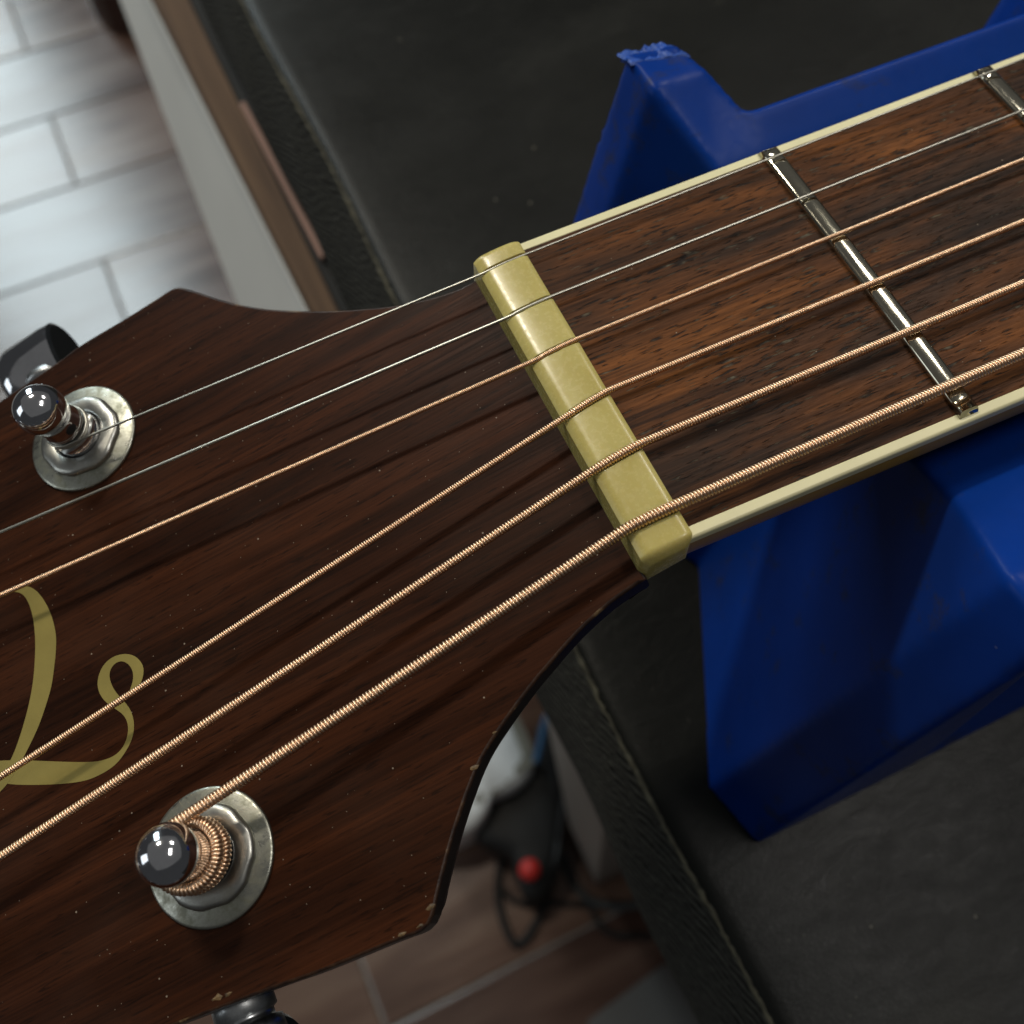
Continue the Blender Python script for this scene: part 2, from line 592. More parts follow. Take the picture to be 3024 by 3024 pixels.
M['blue_torn'] = mat_simple('torn_blue_plastic', (0.014, 0.066, 0.33), 0.5, nscale=0.5, namp=0.5, bscale=0.9, bstr=0.4, bdist=0.3)
M['vinyl'] = mat_leather()
M['twill'] = mat_twill()
M['seam'] = mat_simple('worn_seam_thread', (0.060, 0.055, 0.036), 0.9, nscale=0.35, namp=0.6, bscale=1.5, bstr=0.7)
M['ledge'] = mat_wood('stained_ledge', (0.075, 0.038, 0.018), (0.15, 0.085, 0.042), 0.8)
M['black_board'] = mat_simple('black_board', (0.010, 0.009, 0.008), 0.8)
M['apron'] = mat_simple('pale_grey_paint', (0.74, 0.73, 0.69), 0.45, nscale=0.01, namp=0.06)
M['leg'] = mat_simple('grey_leg_paint', (0.20, 0.185, 0.165), 0.5, nscale=0.01, namp=0.08)
M['plank'] = mat_plank()
M['grout'] = mat_simple('grey_grout', (0.30, 0.285, 0.265), 0.8, nscale=0.05, namp=0.2)
M['white'] = mat_simple('white_plastic_sheet', (0.90, 0.92, 0.92), 0.5, nscale=0.02, namp=0.04)
M['strap'] = mat_simple('grey_strap', (0.22, 0.21, 0.17), 0.8)
M['black'] = mat_simple('black_rubber', (0.006, 0.006, 0.006), 0.6, nscale=0.05, namp=0.4)
M['cable_grey'] = mat_simple('dark_grey_cable', (0.055, 0.06, 0.06), 0.5)
M['red'] = mat_simple('red_plastic', (0.62, 0.035, 0.028), 0.4)
M['darkwood'] = mat_wood('dark_red_wood', (0.020, 0.008, 0.005), (0.050, 0.020, 0.012), 0.4)
M['stick'] = mat_wood('pinkish_wood', (0.22, 0.11, 0.075), (0.32, 0.17, 0.12), 0.6)
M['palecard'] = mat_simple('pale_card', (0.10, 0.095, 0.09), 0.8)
M['bluecable'] = mat_simple('blue_cable', (0.02, 0.10, 0.22), 0.5)

# ------------------------------------------------------------------ the setting: floor of wood-look tiles
FLOOR = -1000.0
V, F = box(-1500, 1500, -800, 2600, FLOOR - 20, FLOOR - 3)
floor = tag(obj('floor', V, F, M['grout']), kind='structure')
ROW = 147.0
LEN = 880.0
Y0 = -24.0          # one joint line of the grid
for r in range(-3, 12):
    y0 = Y0 + r * ROW
    shift = -157.0 if r % 2 == 0 else -157.0 + LEN / 2
    for k in range(-1, 2):
        x0 = shift + k * LEN
        V, F = box(x0 + 1.4, x0 + LEN - 1.4, y0 + 1.4, y0 + ROW - 1.4, FLOOR - 3, FLOOR)
        obj('floor_tile', V, F, M['plank'], floor, bevel=1.2, loc=(x0 + LEN / 2, y0 + ROW / 2, FLOOR))

# ------------------------------------------------------------------ workbench and its padded cover
bench = empty('workbench', (200, 300, FLOOR), 'workbench with brown wooden ledge and pale grey painted side panel', 'workbench')


def edge_x(y):      # front edge of the ledge runs very slightly askew
    return -13.2 - (y - 143) * 0.027


ys = [60, 700]
V = [(edge_x(ys[0]), ys[0], -141), (500, ys[0], -141), (500, ys[1], -141), (edge_x(ys[1]), ys[1], -141)]
V = [(x, y, -152) for x, y, z in V] + V
F = [(0, 3, 2, 1), (4, 5, 6, 7), (0, 1, 5, 4), (1, 2, 6, 5), (2, 3, 7, 6), (3, 0, 4, 7)]
obj('ledge', V, F, M['ledge'], bench, bevel=1.5)
V, F = box(-6.2, 500, 60, 700, -140.5, -133)
obj('gap_board', V, F, M['black_board'], bench)  # black strip added as the shadow between ledge and pad
V, F = box(3, 500, -260, 700, -132.5, -122.5)
obj('core_board', V, F, M['black_board'], bench)
# grey side panel under the ledge, flaring a little outwards
ya, yb = 24, 690


def low_x(y):
    return -30.0 + (y - 235) * 0.030


V = [(edge_x(ya) - .2, ya, -152.5), (edge_x(yb) - .2, yb, -152.5), (low_x(yb), yb, -250), (low_x(ya), ya - 4, -250)]
V += [(x + 16, y, z) for x, y, z in V]
F = [(0, 1, 2, 3), (7, 6, 5, 4), (0, 4, 5, 1), (1, 5, 6, 2), (2, 6, 7, 3), (3, 7, 4, 0)]
obj('side_panel', V, F, M['apron'], bench, bevel=1.0)
# splayed legs reaching the floor


def leg(top, bottom, w, d, name='leg'):
    (x0, y0), (x1, y1) = top, bottom
    V = [(x1, y1, FLOOR), (x1 + w, y1, FLOOR), (x1 + w, y1 + d, FLOOR), (x1, y1 + d, FLOOR),
         (x0, y0, -152.5), (x0 + w, y0, -152.5), (x0 + w, y0 + d, -152.5), (x0, y0 + d, -152.5)]
    F = [(0, 3, 2, 1), (4, 5, 6, 7), (0, 1, 5, 4), (1, 2, 6, 5), (2, 3, 7, 6), (3, 0, 4, 7)]
    return obj(name, V, F, M['leg'], bench, bevel=2.0)


leg((8, -18), (86, 8), 46, 60)
leg((60, 600), (110, 600), 46, 60)
leg((420, -18), (400, 8), 46, 60)
leg((420, 600), (400, 600), 46, 60)

pad = empty('bench_pad', (150, 200, -122), 'black vinyl bench pad with worn woven fabric edge and seam', 'bench pad')
# vinyl top: a gently uneven sheet that rolls over the edge at x = 0
nx, ny = 70, 110
X = np.concatenate([np.linspace(0.4, 3, 6), np.linspace(4, 420, nx - 6)])
Y = np.linspace(-240, 650, ny)
gx, gy = np.meshgrid(X, Y, indexing='ij')
gz = -85 + 0.35 * np.sin(gx * 0.045 + 0.6) * np.sin(gy * 0.037) - 1.2 * np.exp(-gx / 1.2)
gxx = gx + 0.5 * np.sin(gy * 0.06) * np.exp(-gx / 8)
top = np.stack([gxx, gy, gz], -1).reshape(-1, 3)
bot = [(420, -240, -122), (0.5, -240, -122), (0.5, 650, -122), (420, 650, -122)]
F = [(i * ny + j, (i + 1) * ny + j, (i + 1) * ny + j + 1, i * ny + j + 1) for i in range(nx - 1) for j in range(ny - 1)]
obj('top_cover', top, F, M['vinyl'], pad, smooth=True)
# woven side band: bulges outward, meets the cover at the seam
nz = 14
S = np.linspace(0, 1, nz)
gs, gy = np.meshgrid(S, Y, indexing='ij')
bx_ = 0.3 - 4.8 * np.sin(gs * np.pi * 0.62) - 1.2 * gs + 0.5 * np.sin(gy * 0.06) * (1 - gs) + 0.5 * np.sin(gy * 0.11 + 4 * gs)
bz_ = -86.6 - 36 * gs
band = np.stack([bx_, gy, bz_], -1).reshape(-1, 3)
F = [(i * ny + j, i * ny + j + 1, (i + 1) * ny + j + 1, (i + 1) * ny + j) for i in range(nz - 1) for j in range(ny - 1)]
obj('side_band', band, F, M['twill'], pad, smooth=True)
V, F = box(6, 418, -238, 648, -122, -90)
obj('foam_core', V, F, M['black_board'], pad)
yy = np.arange(-240, 650, 0.9)
seam = np.stack([0.1 + 0.5 * np.sin(yy * 0.06) + rng.normal(0, 0.10, len(yy)), yy, -86.1 + rng.normal(0, 0.10, len(yy))], 1)
V, F = tube(seam, 0.42 + 0.12 * np.sin(yy * 0.23) * np.sin(yy * 0.071) + rng.uniform(-0.12, 0.12, len(yy)), 6)
obj('seam', V, F, M['seam'], pad, smooth=True)

# ------------------------------------------------------------------ blue plastic neck rest
rest = empty('neck_rest', (62, 0, -85), 'bright blue moulded plastic neck rest with a chipped corner under the guitar neck', 'neck rest')
XM = 69.0           # the rest mirrors about this x and about y = 0


def front_x(y, z):  # the sloped front is one flat face on either side of the middle
    return 49.1 - 0.506 * y + 0.238 * z


TOP_YZ = [(0.0, -21.4), (7.0, -20.6), (15.0, -17.4), (22.0, -11.6), (28.2, -7.0), (40.2, -0.6)]
BOT_YZ = [(0.0, -85.0), (7.0, -85.0), (15.0, -85.0), (22.0, -85.0), (28.2, -85.0), (38.0, -85.0)]
FRONT = [((front_x(*t), *t), (front_x(*b), *b)) for t, b in zip(TOP_YZ, BOT_YZ)]
FRONT.append(((29.2, 48.4, -1.2), (12.5, 50.0, -85.0)))
RAIL_T = [FRONT[0][0], (44.0, 7.0, -20.6), (43.0, 15.0, -17.4), (42.0, 22.0, -11.6), (41.2, 28.2, -7.0), (40.8, 33.8, -4.0)]
HORN_IN = (36.2, 46.6, -0.8)
verts, faces, vid = [], [], {}


def vert(p):
    k = tuple(round(c, 3) for c in p)
    if k not in vid:
        vid[k] = len(verts)
        verts.append(k)
    return vid[k]


def quad(pts, flip):
    ids = []
    for p in pts:
        i = vert(p)
        if i not in ids:
            ids.append(i)
    if len(ids) >= 3:
        faces.append(tuple(reversed(ids)) if flip else tuple(ids))


for sx in (1, -1):
    for sy in (1, -1):
        def T(p):
            return (p[0] if sx > 0 else 2 * XM - p[0], p[1] * sy, p[2])
        fl = (sx * sy) < 0
        # sloped front, then its outer chamfer
        for (t0, b0), (t1, b1) in zip(FRONT[:-1], FRONT[1:]):
            m0 = tuple((a + b) / 2 for a, b in zip(t0, b0))
            m1 = tuple((a + b) / 2 for a, b in zip(t1, b1))
            quad([T(t0), T(t1), T(m1), T(m0)], not fl)
            quad([T(m0), T(m1), T(b1), T(b0)], not fl)
        # saddle between the front edge and the middle of the rest
        for k in range(5):
            t0, t1 = FRONT[k][0], FRONT[k + 1][0]
            r0, r1 = RAIL_T[k], RAIL_T[k + 1] if k < 5 else None
            if k < 4:
                quad([T(t0), T(r0), T(r1), T(t1)], not fl)
            mid0, mid1 = (XM, r0[1], r0[2]), (XM, r1[1], r1[2])
            quad([T(r0), T(mid0), T(mid1), T(r1)], not fl)
        # horn: ramp rising from the saddle, then its top
        h0, h1, h2 = FRONT[4][0], FRONT[5][0], FRONT[6][0]
        quad([T(h0), T(RAIL_T[4]), T(RAIL_T[5]), T((38.4, 40.4, -1.6)), T(h1)], not fl)
        quad([T(h1), T((38.4, 40.4, -1.6)), T(HORN_IN), T(h2)], not fl)
        # outer faces down to the bench
        foot0, foot1, footm = FRONT[6][1], (46.0, 50.0, -85.0), (XM, 50.0, -85.0)
        quad([T(h2), T(HORN_IN), T(foot1), T(foot0)], not fl)
        quad([T(HORN_IN), T((38.4, 40.4, -1.6)), T((47.0, 44.0, -60.0)), T(foot1)], not fl)
        quad([T((38.4, 40.4, -1.6)), T(RAIL_T[5]), T((47.0, 44.0, -60.0))], not fl)
        quad([T(RAIL_T[5]), T((XM, 33.8, -4.0)), T(footm), T(foot1), T((47.0, 44.0, -60.0))], not fl)
        quad([T((XM, 0.0, -85.0))] + [T(f_[1]) for f_ in FRONT] + [T(foot1), T(footm)], not fl)
body = obj('body', verts, faces, M['blue'], rest, smooth=True)
rm = body.modifiers.new('remesh', 'REMESH')
rm.mode = 'VOXEL'
rm.voxel_size = 0.6 * MM
rm.use_smooth_shade = True
sm_ = body.modifiers.new('round', 'SMOOTH')
sm_.factor = 0.5
sm_.iterations = 18

# the chipped, whitened break at the outer top of the horn
nb_u, nb_v = 34, 12
A0, A1 = np.array((28.4, 45.4, -0.9)), np.array((37.0, 43.6, -1.2))
B0, B1 = np.array((28.9, 50.2, -3.4)), np.array((36.4, 48.0, -2.6))
ph = rng.uniform(0, 6.28, 8)
V = []
for i in range(nb_u):
    for j in range(nb_v):
        s, t = i / (nb_u - 1), j / (nb_v - 1)
        lump = 0.5 * math.sin(s * 9 + ph[0]) + 0.35 * math.sin(s * 21 + 4 * t + ph[1]) + 0.25 * math.sin(s * 37 - 7 * t + ph[2])
        p_ = (A0 * (1 - s) + A1 * s) * (1 - t) + (B0 * (1 - s) + B1 * s) * t
        edge = math.sin(math.pi * s) ** 0.3 if 0 < s < 1 else 0
        rid = (0.60 + 0.38 * lump + rng.uniform(-0.12, 0.12)) * edge * (math.sin(math.pi * min(1, t * 0.62)) ** 0.8) - 0.35 * (t < 0.05)
        out = (0.35 * lump * t + rng.uniform(-.10, .10)) * t * edge
        V.append(p_ + np.array((rng.uniform(-.12, .12), out, rid)))
F = [(i * nb_v + j, (i + 1) * nb_v + j, (i + 1) * nb_v + j + 1, i * nb_v + j + 1) for i in range(nb_u - 1) for j in range(nb_v - 1)]
o = obj('broken_edge', V, F, M['blue_torn'], rest, solid=1.2)
tag(o, 'whitened jagged broken edge of the horn')

# ------------------------------------------------------------------ the guitar
guitar = empty('guitar', (60, 0, -21), 'acoustic guitar with dark rosewood headstock, cream bound fingerboard and bone nut', 'guitar')
TH = 0.24504
HO = np.array((-6.0, 0.0, -2.587))
HX = np.array((-math.cos(TH), 0, -math.sin(TH)))
HY = np.array((0, 1.0, 0))
HN = np.array((-math.sin(TH), 0, math.cos(TH)))


def on_head(u, v, h=0.0):
    """Point on the headstock face: u mm from the nut, v mm across, h mm above it."""
    return HO + HX * u + HY * v + HN * h


def half_t(x):
    return 22.6 + 0.012 * x


def half_b(x):
    return 21.95 + 0.018 * x


def half(x):
    return half_b(x)


XE = 175.0
CAMBER = 0.25
FRET_X = [36.35, 70.66, 103.05, 133.62, 162.47]
# fingerboard with camber
nxs = np.linspace(0.0, XE, 12)
nys = np.linspace(-1, 1, 25)
V, F = [], []
for x in nxs:
    wt, wb = half_t(x) - 1.45, half_b(x) - 1.45
    V += [(x, -wb, -2.2)] + [(x, s * (wt if s > 0 else wb), CAMBER * (1 - s * s)) for s in nys] + [(x, wt, -2.2)]
k = len(nys) + 2
for i in range(len(nxs) - 1):
    for j in range(k - 1):
        F.append((i * k + j, (i + 1) * k + j, (i + 1) * k + j + 1, i * k + j + 1))
board = obj('fingerboard', V, F, M['board'], guitar)
for s in (1, -1):
    hf = half_t if s > 0 else half_b
    a0, a1 = hf(0), hf(XE)
    sec = [(-1.46, -2.0), (-1.46, 0.0), (-0.32, -0.03), (-0.05, -0.28), (0.0, -1.45)]
    V = [(0.02, s * (a0 + d), z) for d, z in sec] + [(XE, s * (a1 + d), z) for d, z in sec]
    F = [(i, i + 1, 5 + i + 1, 5 + i) if s > 0 else (5 + i, 5 + i + 1, i + 1, i) for i in range(4)]
    F += [(0, 4, 9, 5), (0, 1, 2, 3, 4), (9, 8, 7, 6, 5)]
    obj('binding', V, F, M['binding'], board, bevel=0.12, angle=40)

# neck shaft: C profile, running on under the nut into the headstock
ts = np.linspace(0, math.pi, 33)
V, F = [], []
stations = [(XE, 0), (120, 0), (60, 0), (20, 0), (4, 0), (0.2, 0.2), (-5.6, 1.2)]
for x, lift in stations:
    wt, wb = half_t(max(x, 0)) - 0.02, half_b(max(x, 0)) - 0.02
    if x < 0:
        wt, wb = 20.6, 21.0
    dep = 17.8 + 0.012 * x - lift
    V += [(x, (wt if math.cos(t) > 0 else wb) * math.cos(t), -1.46 - dep * math.sin(t) ** 0.9) for t in ts]
k = len(ts)
for i in range(len(stations) - 1):
    for j in range(k - 1):
        F.append((i * k + j, (i + 1) * k + j, (i + 1) * k + j + 1, i * k + j + 1))
F += [tuple(range((i + 1) * k - 1, i * k - 1, -1)) for i in (len(stations) - 1,)]
obj('neck', V, F, M['neck'], guitar, smooth=True)

# frets: crowned wire, ends filed at an angle
for fx in FRET_X:
    prof = [(-1.28, 0.0), (-1.27, 0.42), (-1.18, 0.66), (-1.00, 0.80), (-0.75, 0.855), (0.0, 0.90), (0.75, 0.855), (1.00, 0.80), (1.18, 0.66), (1.27, 0.42), (1.28, 0.0)]
    ny_ = 21
    wt, wb = half_t(fx) - 0.35, half_b(fx) - 0.75
    V, F = [], []
    for j in range(ny_):
        s = -1 + 2 * j / (ny_ - 1)
        yb_ = s * (wt if s > 0 else wb)
        for px, pz in prof:
            yy_ = yb_
            if j in (0, ny_ - 1):
                yy_ = yb_ - math.copysign(0.55 * pz, s)
            V.append((fx + px, yy_, CAMBER * (1 - s * s) * 0.98 + pz - 0.01))
    k = len(prof)
    for j in range(ny_ - 1):
        for i in range(k - 1):
            F.append((j * k + i, (j + 1) * k + i, (j + 1) * k + i + 1, j * k + i + 1)[::-1])
    F += [tuple(range(k)), tuple(range(ny_ * k - 1, (ny_ - 1) * k - 1, -1))]
    obj('fret', V, F, M['fret'], guitar, smooth=True)
    bpy.context.view_layer.objects.active = None

# ---- headstock outline in (u, v): treble side out, then bass side back
TREBLE = [(-0.39, 21.19), (2.09, 21.56), (4.19, 21.95), (6.24, 22.48), (8.24, 23.16), (10.85, 24.23), (13.38, 25.52), (16.56, 27.23), (19.71, 29.15), (22.20, 30.82), (24.69, 32.63), (26.52, 34.12), (28.33, 35.77), (30.09, 37.60), (31.82, 39.60), (33.55, 41.71), (35.04, 43.39), (36.05, 44.10), (37.27, 44.17), (38.56, 44.04), (44.52, 43.65), (51.29, 43.38), (59.15, 42.27)]
BASS = [(0.47, -23.29), (2.42, -23.42), (4.54, -23.74), (6.76, -24.26), (9.05, -24.94), (11.03, -25.65), (13.05, -26.46), (15.07, -27.27), (17.15, -28.23), (19.27, -29.28), (21.42, -30.43), (23.36, -31.55), (25.10, -32.82), (26.74, -34.30), (28.46, -35.96), (30.01, -37.56), (31.53, -39.26), (32.85, -40.80), (34.20, -42.42), (35.44, -43.96), (37.05, -44.80), (40.35, -44.47), (48.72, -43.73), (57.69, -42.60)]
TREBLE = [(-0.2, 21.4), (1.6, 21.6)] + TREBLE[1:] + [(95.0, 38.6), (130.0, 35.4), (150.0, 33.5), (156.0, 22.0), (150.0, 8.0)]
BASS = [(-0.3, -23.15)] + BASS[1:] + [(95.0, -38.6), (130.0, -35.4), (150.0, -33.5), (156.0, -22.0), (150.0, -8.0)]


def smooth2(P):
    return [(p[0], p[1]) for p in catmull([(a_, b_, 0.0) for a_, b_ in P], 0.9)]


ring = smooth2(TREBLE) + smooth2(BASS)[::-1]          # counter-clockwise seen with u to the left


def offset(poly, d):
    P = np.array(poly)
    A = np.roll(P, 1, axis=0)
    B = np.roll(P, -1, axis=0)
    t = (B - A)
    t /= np.linalg.norm(t, axis=1)[:, None]
    area_ = 0.5 * np.sum(P[:, 0] * np.roll(P[:, 1], -1) - np.roll(P[:, 0], -1) * P[:, 1])
    n = np.stack([t[:, 1], -t[:, 0]], 1) * (1 if area_ > 0 else -1)
    return P + n * d


n = len(ring)
area_s = sum(ring[i][0] * ring[(i + 1) % n][1] - ring[(i + 1) % n][0] * ring[i][1] for i in range(n))


def rings(levels, mat, name, parent, cap_top=False, cap_bot=False, smooth=False):
    V, F = [], []
    for d, h in levels:
        for u, v in offset(ring, d):
            k_ = min(1.0, max(0.0, u / 14.0))
            V.append(on_head(u, v, h if h > -3.5 else -3.5 + (h + 3.5) * (0.05 + 0.95 * k_ * k_ * (3 - 2 * k_))))
    for L in range(len(levels) - 1):
        for i in range(n):
            j = (i + 1) % n
            F.append((L * n + i, L * n + j, (L + 1) * n + j, (L + 1) * n + i))
    if cap_top:
        F.append(tuple(range(n)))
    if cap_bot:
        F.append(tuple(range(len(levels) * n - 1, (len(levels) - 1) * n - 1, -1)))
    me_o = obj(name, V, F, mat, parent, smooth=smooth)
    return me_o


head = rings([(-0.32, 0.0), (-0.32, -0.02)], M['headstock'], 'headstock', guitar, cap_top=True)
o = rings([(-0.32, -0.001), (-0.17, -0.05), (-0.05, -0.17), (0.0, -0.38)], M['worn'], 'worn_edge', head, smooth=True)
tag(o, 'chipped edge of the headstock showing pale wood')
o = rings([(0.0, -0.38), (0.02, -3.0), (-0.4, -4.2), (-1.6, -9.0), (-2.6, -13.0)], M['side'], 'headstock_side', head, cap_bot=True)

# chips along the edge where bare wood shows
chips = [(59.69, -41.48), (60.14, -41.49), (58.50, -41.69), (37.00, -44.55), (39.11, -44.45), (25.41, -32.79), (21.78, -30.50), (35.23, -43.34)]
for cu, cv in chips:
    m_ = random.randint(6, 8)
    rr = random.uniform(0.2, 0.5)
    cn = np.array((cu, cv * 0.994))
    V = [on_head(cn[0], cn[1], 0.10)]
    for q in range(m_):
        a_ = 2 * math.pi * q / m_
        r_ = rr * random.uniform(0.5, 1.2)
        V.append(on_head(cn[0] + 1.5 * r_ * math.cos(a_), cn[1] + 0.7 * r_ * math.sin(a_), 0.02))
    F = [(0, 1 + q, 1 + (q + 1) % m_) for q in range(m_)]
    # oriented upwards
    obj('edge_chip', V, F, M['chip'] if 'chip' in M else M.setdefault('chip', mat_simple('bare_wood_chip', (0.10, 0.060, 0.022), 0.6, nscale=1.2, namp=0.8)), head)

# ---- gold script inlaid in the headstock face
L_RIGHT = [(69.57, 14.17), (68.61, 14.18), (67.67, 13.75), (66.93, 12.95), (66.38, 11.87), (65.94, 10.38), (65.66, 8.70), (65.63, 6.81), (65.81, 5.23), (66.43, 3.36), (67.21, 1.59), (67.98, -0.15), (68.78, -1.33), (69.81, -2.73), (70.79, -3.96), (71.80, -5.00), (72.88, -5.98), (73.72, -6.74), (75.09, -7.82), (76.41, -8.75), (77.61, -9.23), (78.97, -9.63)]
L_LEFT = [(69.77, 14.01), (69.22, 13.70), (68.68, 13.21), (68.42, 12.75), (68.20, 12.17), (68.01, 11.14), (67.99, 9.60), (68.17, 8.00), (68.58, 5.98), (69.23, 3.95), (69.83, 2.26), (70.41, 0.95), (70.98, -0.18), (71.76, -1.54), (72.53, -2.71), (73.28, -3.80), (74.18, -4.97), (75.12, -6.06), (76.56, -7.25), (77.88, -7.84), (79.12, -8.14), (80.41, -8.24)]
BOWL_IN = [(82.26, -3.94), (80.02, -4.48), (78.33, -4.99), (76.69, -5.66), (75.33, -6.32), (73.51, -7.24), (71.18, -8.54), (68.87, -9.81), (67.03, -10.78), (65.80, -11.38), (64.70, -11.80), (63.37, -12.05), (62.27, -11.91), (61.40, -11.36), (60.82, -10.65), (60.44, -9.83), (60.32, -8.96), (60.52, -8.00), (61.12, -7.09), (61.99, -5.86), (62.47, -4.82), (62.64, -3.77), (62.51, -2.87), (62.11, -2.02), (61.38, -1.25), (60.42, -0.77), (59.23, -0.75), (58.17, -1.12), (57.28, -1.74), (56.68, -2.69), (56.46, -3.69), (56.63, -4.49), (57.17, -5.34), (58.02, -6.03), (58.92, -6.34)]
BOWL_OUT = [(82.37, -4.40), (80.30, -5.61), (78.81, -6.87), (77.33, -8.12), (76.06, -9.06), (74.27, -10.02), (71.92, -11.17), (69.57, -12.22), (67.67, -12.91), (66.35, -13.21), (64.45, -13.28), (62.98, -13.04), (61.71, -12.36), (60.55, -11.46), (59.88, -10.46), (59.54, -9.45), (59.48, -8.11), (59.81, -6.91), (60.40, -5.65), (60.73, -4.69), (60.88, -3.73), (60.86, -3.03), (60.75, -2.56), (60.52, -2.15), (60.09, -1.76), (59.40, -1.59), (58.82, -1.77), (58.33, -2.22), (58.00, -2.87), (57.89, -3.55), (57.95, -4.14), (58.29, -4.92), (58.71, -5.40), (59.01, -5.77), (59.13, -6.14)]
script = empty('script_lettering', (0, 0, 0))
script.location = (0, 0, 0)
bpy.data.objects.remove(script)


def ribbon(name, A, B, h):
    V, F = [], []
    for (a, b) in zip(A, B):
        V += [on_head(a[0], a[1], h), on_head(b[0], b[1], h)]
    for i in range(len(A) - 1):
        F.append((2 * i, 2 * i + 1, 2 * i + 3, 2 * i + 2))
    o = obj(name, V, F, M['gold'], head)
    s = o.modifiers.new('subd', 'SUBSURF')
    s.levels = s.render_levels = 2
    s.boundary_smooth = 'PRESERVE_CORNERS'
    return o


def face_up(o):
    import bmesh
    bm = bmesh.new()
    bm.from_mesh(o.data)
    for f in bm.faces:
        f.normal_update()
        if f.normal.dot(Vector(HN)) < 0:
            f.normal_flip()
    bm.to_mesh(o.data)
    bm.free()


face_up(tag(ribbon('gold_script', L_RIGHT, L_LEFT, 0.045), 'tall stroke of the gold script letter'))
face_up(tag(ribbon('gold_script', BOWL_IN, BOWL_OUT, 0.03), 'looped gold script swash'))

# ---- bone nut with filed string slots
STR_R = [0.155, 0.21, 0.33, 0.43, 0.55, 0.70]
Y_NUT = [19.55, 12.45, 5.55, -2.35, -10.05, -18.4]
Y_FRET = [20.25, 12.85, 5.85, -2.30, -10.05, -18.3]
HEXIT = 3.3
EXIT = [(-0.50, 19.56), (-0.29, 12.31), (-0.33, 5.34), (-0.28, -3.10), (-0.09, -10.52), (-0.11, -18.37)]
nyn = 560
nprof = 15
ynut = np.linspace(-22.75, 22.6, nyn)
V, F = [], []


def nut_top(s, y):
    """s from 0 (front, x=0.05) to 1 (back, x=-6.15): height of the unslotted top."""
    e = abs(y + 0.075) / 22.675
    end = 1.2 * max(0.0, (e - 0.945) / 0.055) ** 2.2
    z = 1.56 + 0.03 * math.sin(y * 0.35) - 0.70 * s * s - 0.55 * max(0, (s - 0.80) / 0.20) ** 2
    z -= 0.28 * max(0.0, 1 - s / 0.16) ** 2.4
    return z - end


svals = [0, 0.0, 0.025, 0.06, 0.11, 0.17, 0.26, 0.36, 0.46, 0.56, 0.66, 0.74, 0.82, 0.89, 0.95, 1.0]
for y in ynut:
    e = abs(y + 0.075) / 22.675
    pinch = 1.1 * max(0.0, (e - 0.955) / 0.045) ** 2
    V.append((0.04 - pinch * 0.6, y, -2.9))
    for s in svals[1:]:
        x = 0.04 - pinch - s * (6.15 - 1.6 * pinch)
        z = nut_top(s, y)
        for i in range(6):
            ys_ = Y_NUT[i] + (EXIT[i][1] - Y_NUT[i]) * s
            r_ = STR_R[i] * (1.45 if i < 2 else 1.16)
            bottom = 1.17 + STR_R[i] - 0.70 * s * s
            dy = y - ys_
            if abs(dy) < r_:
                z = min(z, bottom - math.sqrt(max(0, r_ * r_ - dy * dy)) * 0.98)
        V.append((x, y, z))
    V.append((-6.13 + pinch * 0.6, y, -4.6))
k = len(svals) + 1
for j in range(nyn - 1):
    for i in range(k - 1):
        F.append((j * k + i, j * k + i + 1, (j + 1) * k + i + 1, (j + 1) * k + i)[::-1])
F += [tuple(range(k)), tuple(range(nyn * k - 1, (nyn - 1) * k - 1, -1))]
nut = obj('nut', V, F, M['nut'], guitar, smooth=True)
sh = nut.modifiers.new('es', 'EDGE_SPLIT')
sh.split_angle = math.radians(32)

# ---- tuning machines
POSTS = [(54.72, 29.30), (93.0, 25.5), (131.0, 20.7), (131.0, -17.2), (93.0, -22.8), (55.71, -27.75)]   # strings 1..6


